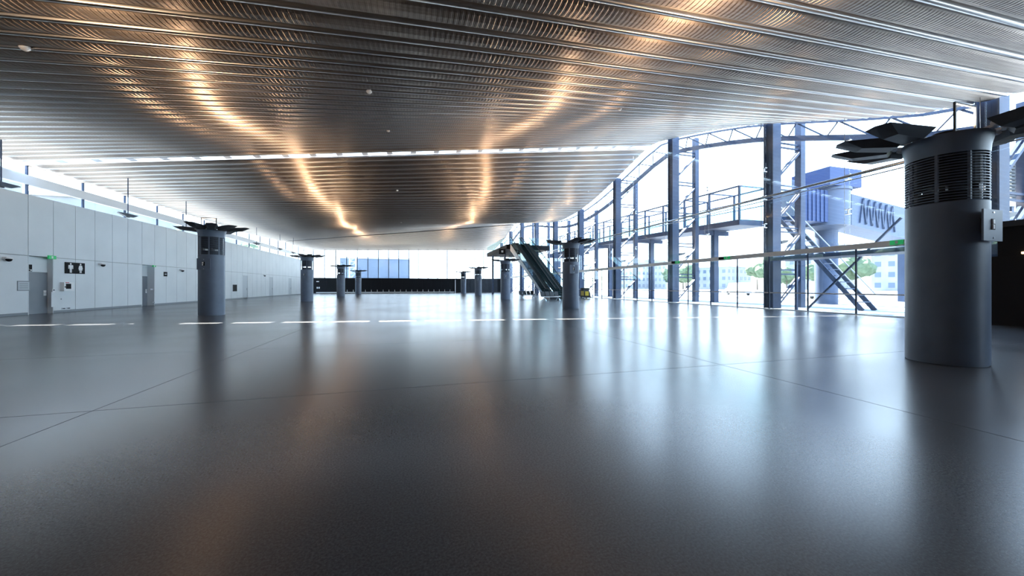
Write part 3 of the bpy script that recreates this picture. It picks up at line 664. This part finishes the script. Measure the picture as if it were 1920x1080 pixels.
# far buildings and trees
def building(x_, y_, w_, d__, h__, lab, m_, rz=0, fl=3.2):
    b_ = empty('building', (x_, y_, -.06), label=lab, cat='building'); b_.rotation_euler = (0, 0, rz)
    B((-w_ / 2, -d__ / 2, 0), (w_ / 2, d__ / 2, h__)).build('wall', m_, b_); B((-w_ / 2 - .3, -d__ / 2 - .3, h__), (w_ / 2 + .3, d__ / 2 + .3, h__ + .5)).build('roof', M['conc'], b_)
    wm = B((-.7, -.06, 0), (.7, .06, 1.5)).mesh('window', M['windark']); wm2 = B((-.06, -.7, 0), (.06, .7, 1.5)).mesh('window', M['windark'])
    for i in range(int(h__ / fl)):
        for j in range(int(w_ / 3)): link('window', wm, b_, loc=(-w_ / 2 + 1.5 + j * 3, -d__ / 2, 1 + i * fl))
        for j in range(int(d__ / 3)): link('window', wm2, b_, loc=(-w_ / 2, -d__ / 2 + 1.5 + j * 3, 1 + i * fl))
    return b_
specs = [(150, 70, 24, 18, 14, 'pale low apartment block beyond the apron'), (165, 110, 20, 16, 18, 'taller pale apartment block among trees'), (140, 135, 18, 16, 10, 'small pale house row beyond the apron'),
         (170, 40, 26, 18, 11, 'wide pale warehouse beyond the water'), (120, 170, 22, 18, 15, 'pale block far down the apron')]
for x_, y_, w_, d__, h__, lab in specs: building(x_, y_, w_, d__, h__, lab, M['facade'], .2)
building(-13, 150, 24, 20, 11.5, 'pale box shaped shed beyond the far glazing', M['shed'], fl=99)
building(-55, 46, 20, 22, 14.5, 'blue shaded building seen between the trees left', M['facade'])
building(-55, 76, 20, 22, 14, 'blue shaded building beyond the left clerestory', M['facade'])
building(-52, 108, 16, 24, 14, 'low building beyond the far left clerestory', M['facade'])
hl = MB(); N = 40
for i in range(N + 1):
    a = R(-25 + 88 * i / N); rr = 260
    for k, (dr, zz) in enumerate(((0, -.1), (50, 6 + 4 * math.sin(i * .9)), (110, 13 + 5 * math.sin(i * .55 + 1)), (190, -.1))): hl.v.append(((rr + dr) * math.cos(a), (rr + dr) * math.sin(a), zz))
for i in range(N):
    for k in range(3): a = i * 4 + k; hl.f.append((a, a + 4, a + 5, a + 1))
hl.build('hillside', M['hill'], kind='structure', smooth=True)
import bmesh
def tree(x_, y_, s_, lab, grp):
    t_ = empty('tree', (x_, y_, -.06), label=lab, cat='tree', group=grp)
    MB().tube((0, 0, 0), (0, 0, 3.0 * s_), .22 * s_, 8, .12 * s_).build('trunk', M['trunk'], t_)
    bm = bmesh.new()
    for k in range(9):
        mt = Matrix.Translation((random.uniform(-1.5, 1.5) * s_, random.uniform(-1.5, 1.5) * s_, (3.2 + random.uniform(0, 2.6)) * s_))
        bmesh.ops.create_icosphere(bm, subdivisions=2, radius=random.uniform(1.0, 1.6) * s_, matrix=mt)
    for v_ in bm.verts: v_.co += Vector((random.uniform(-1, 1), random.uniform(-1, 1), random.uniform(-1, 1))) * .22 * s_
    me = bpy.data.meshes.new('crown'); bm.to_mesh(me); bm.free(); me.materials.append(M['leaf']); link('crown', me, t_)
for k in range(12): tree(105 + random.uniform(0, 25), 30 + k * 11, random.uniform(1.0, 1.6), 'rounded green tree on the far side of the apron', 'trees beyond the apron')
for k in range(7): tree(-36 - random.uniform(0, 5), 28 + k * 11, random.uniform(1.5, 1.65), 'green tree seen over the white wall', 'trees beyond the left clerestory')
# lattice towers beyond the far glazing
for x_, y_, h__, lab in ((21, 122, 20, 'tall pale lattice tower beyond the far glazing'), (26, 126, 22, 'tall pale lattice tower right of its neighbour beyond far glazing'), (-20, 135, 16, 'short lattice mast beside the pale shed')):
    t_ = empty('lattice_tower', (x_, y_, -.06), label=lab, cat='tower')
    for sx in (-1, 1):
        for sy in (-1, 1): MB().bar((sx, sy, 0), (sx, sy, h__), .15, .15).build('leg', M['pale'], t_)
    mb = MB(); z = 0
    while z < h__ - 2:
        for sy in (-1, 1): mb.bar((-1, sy, z), (1, sy, z + 2), .08, .08).bar((-1, sy, z + 2), (1, sy, z + 2), .08, .08)
        for sx in (-1, 1): mb.bar((sx, -1, z), (sx, 1, z + 2), .08, .08)
        z += 2
    mb.build('bracing', M['pale'], t_)
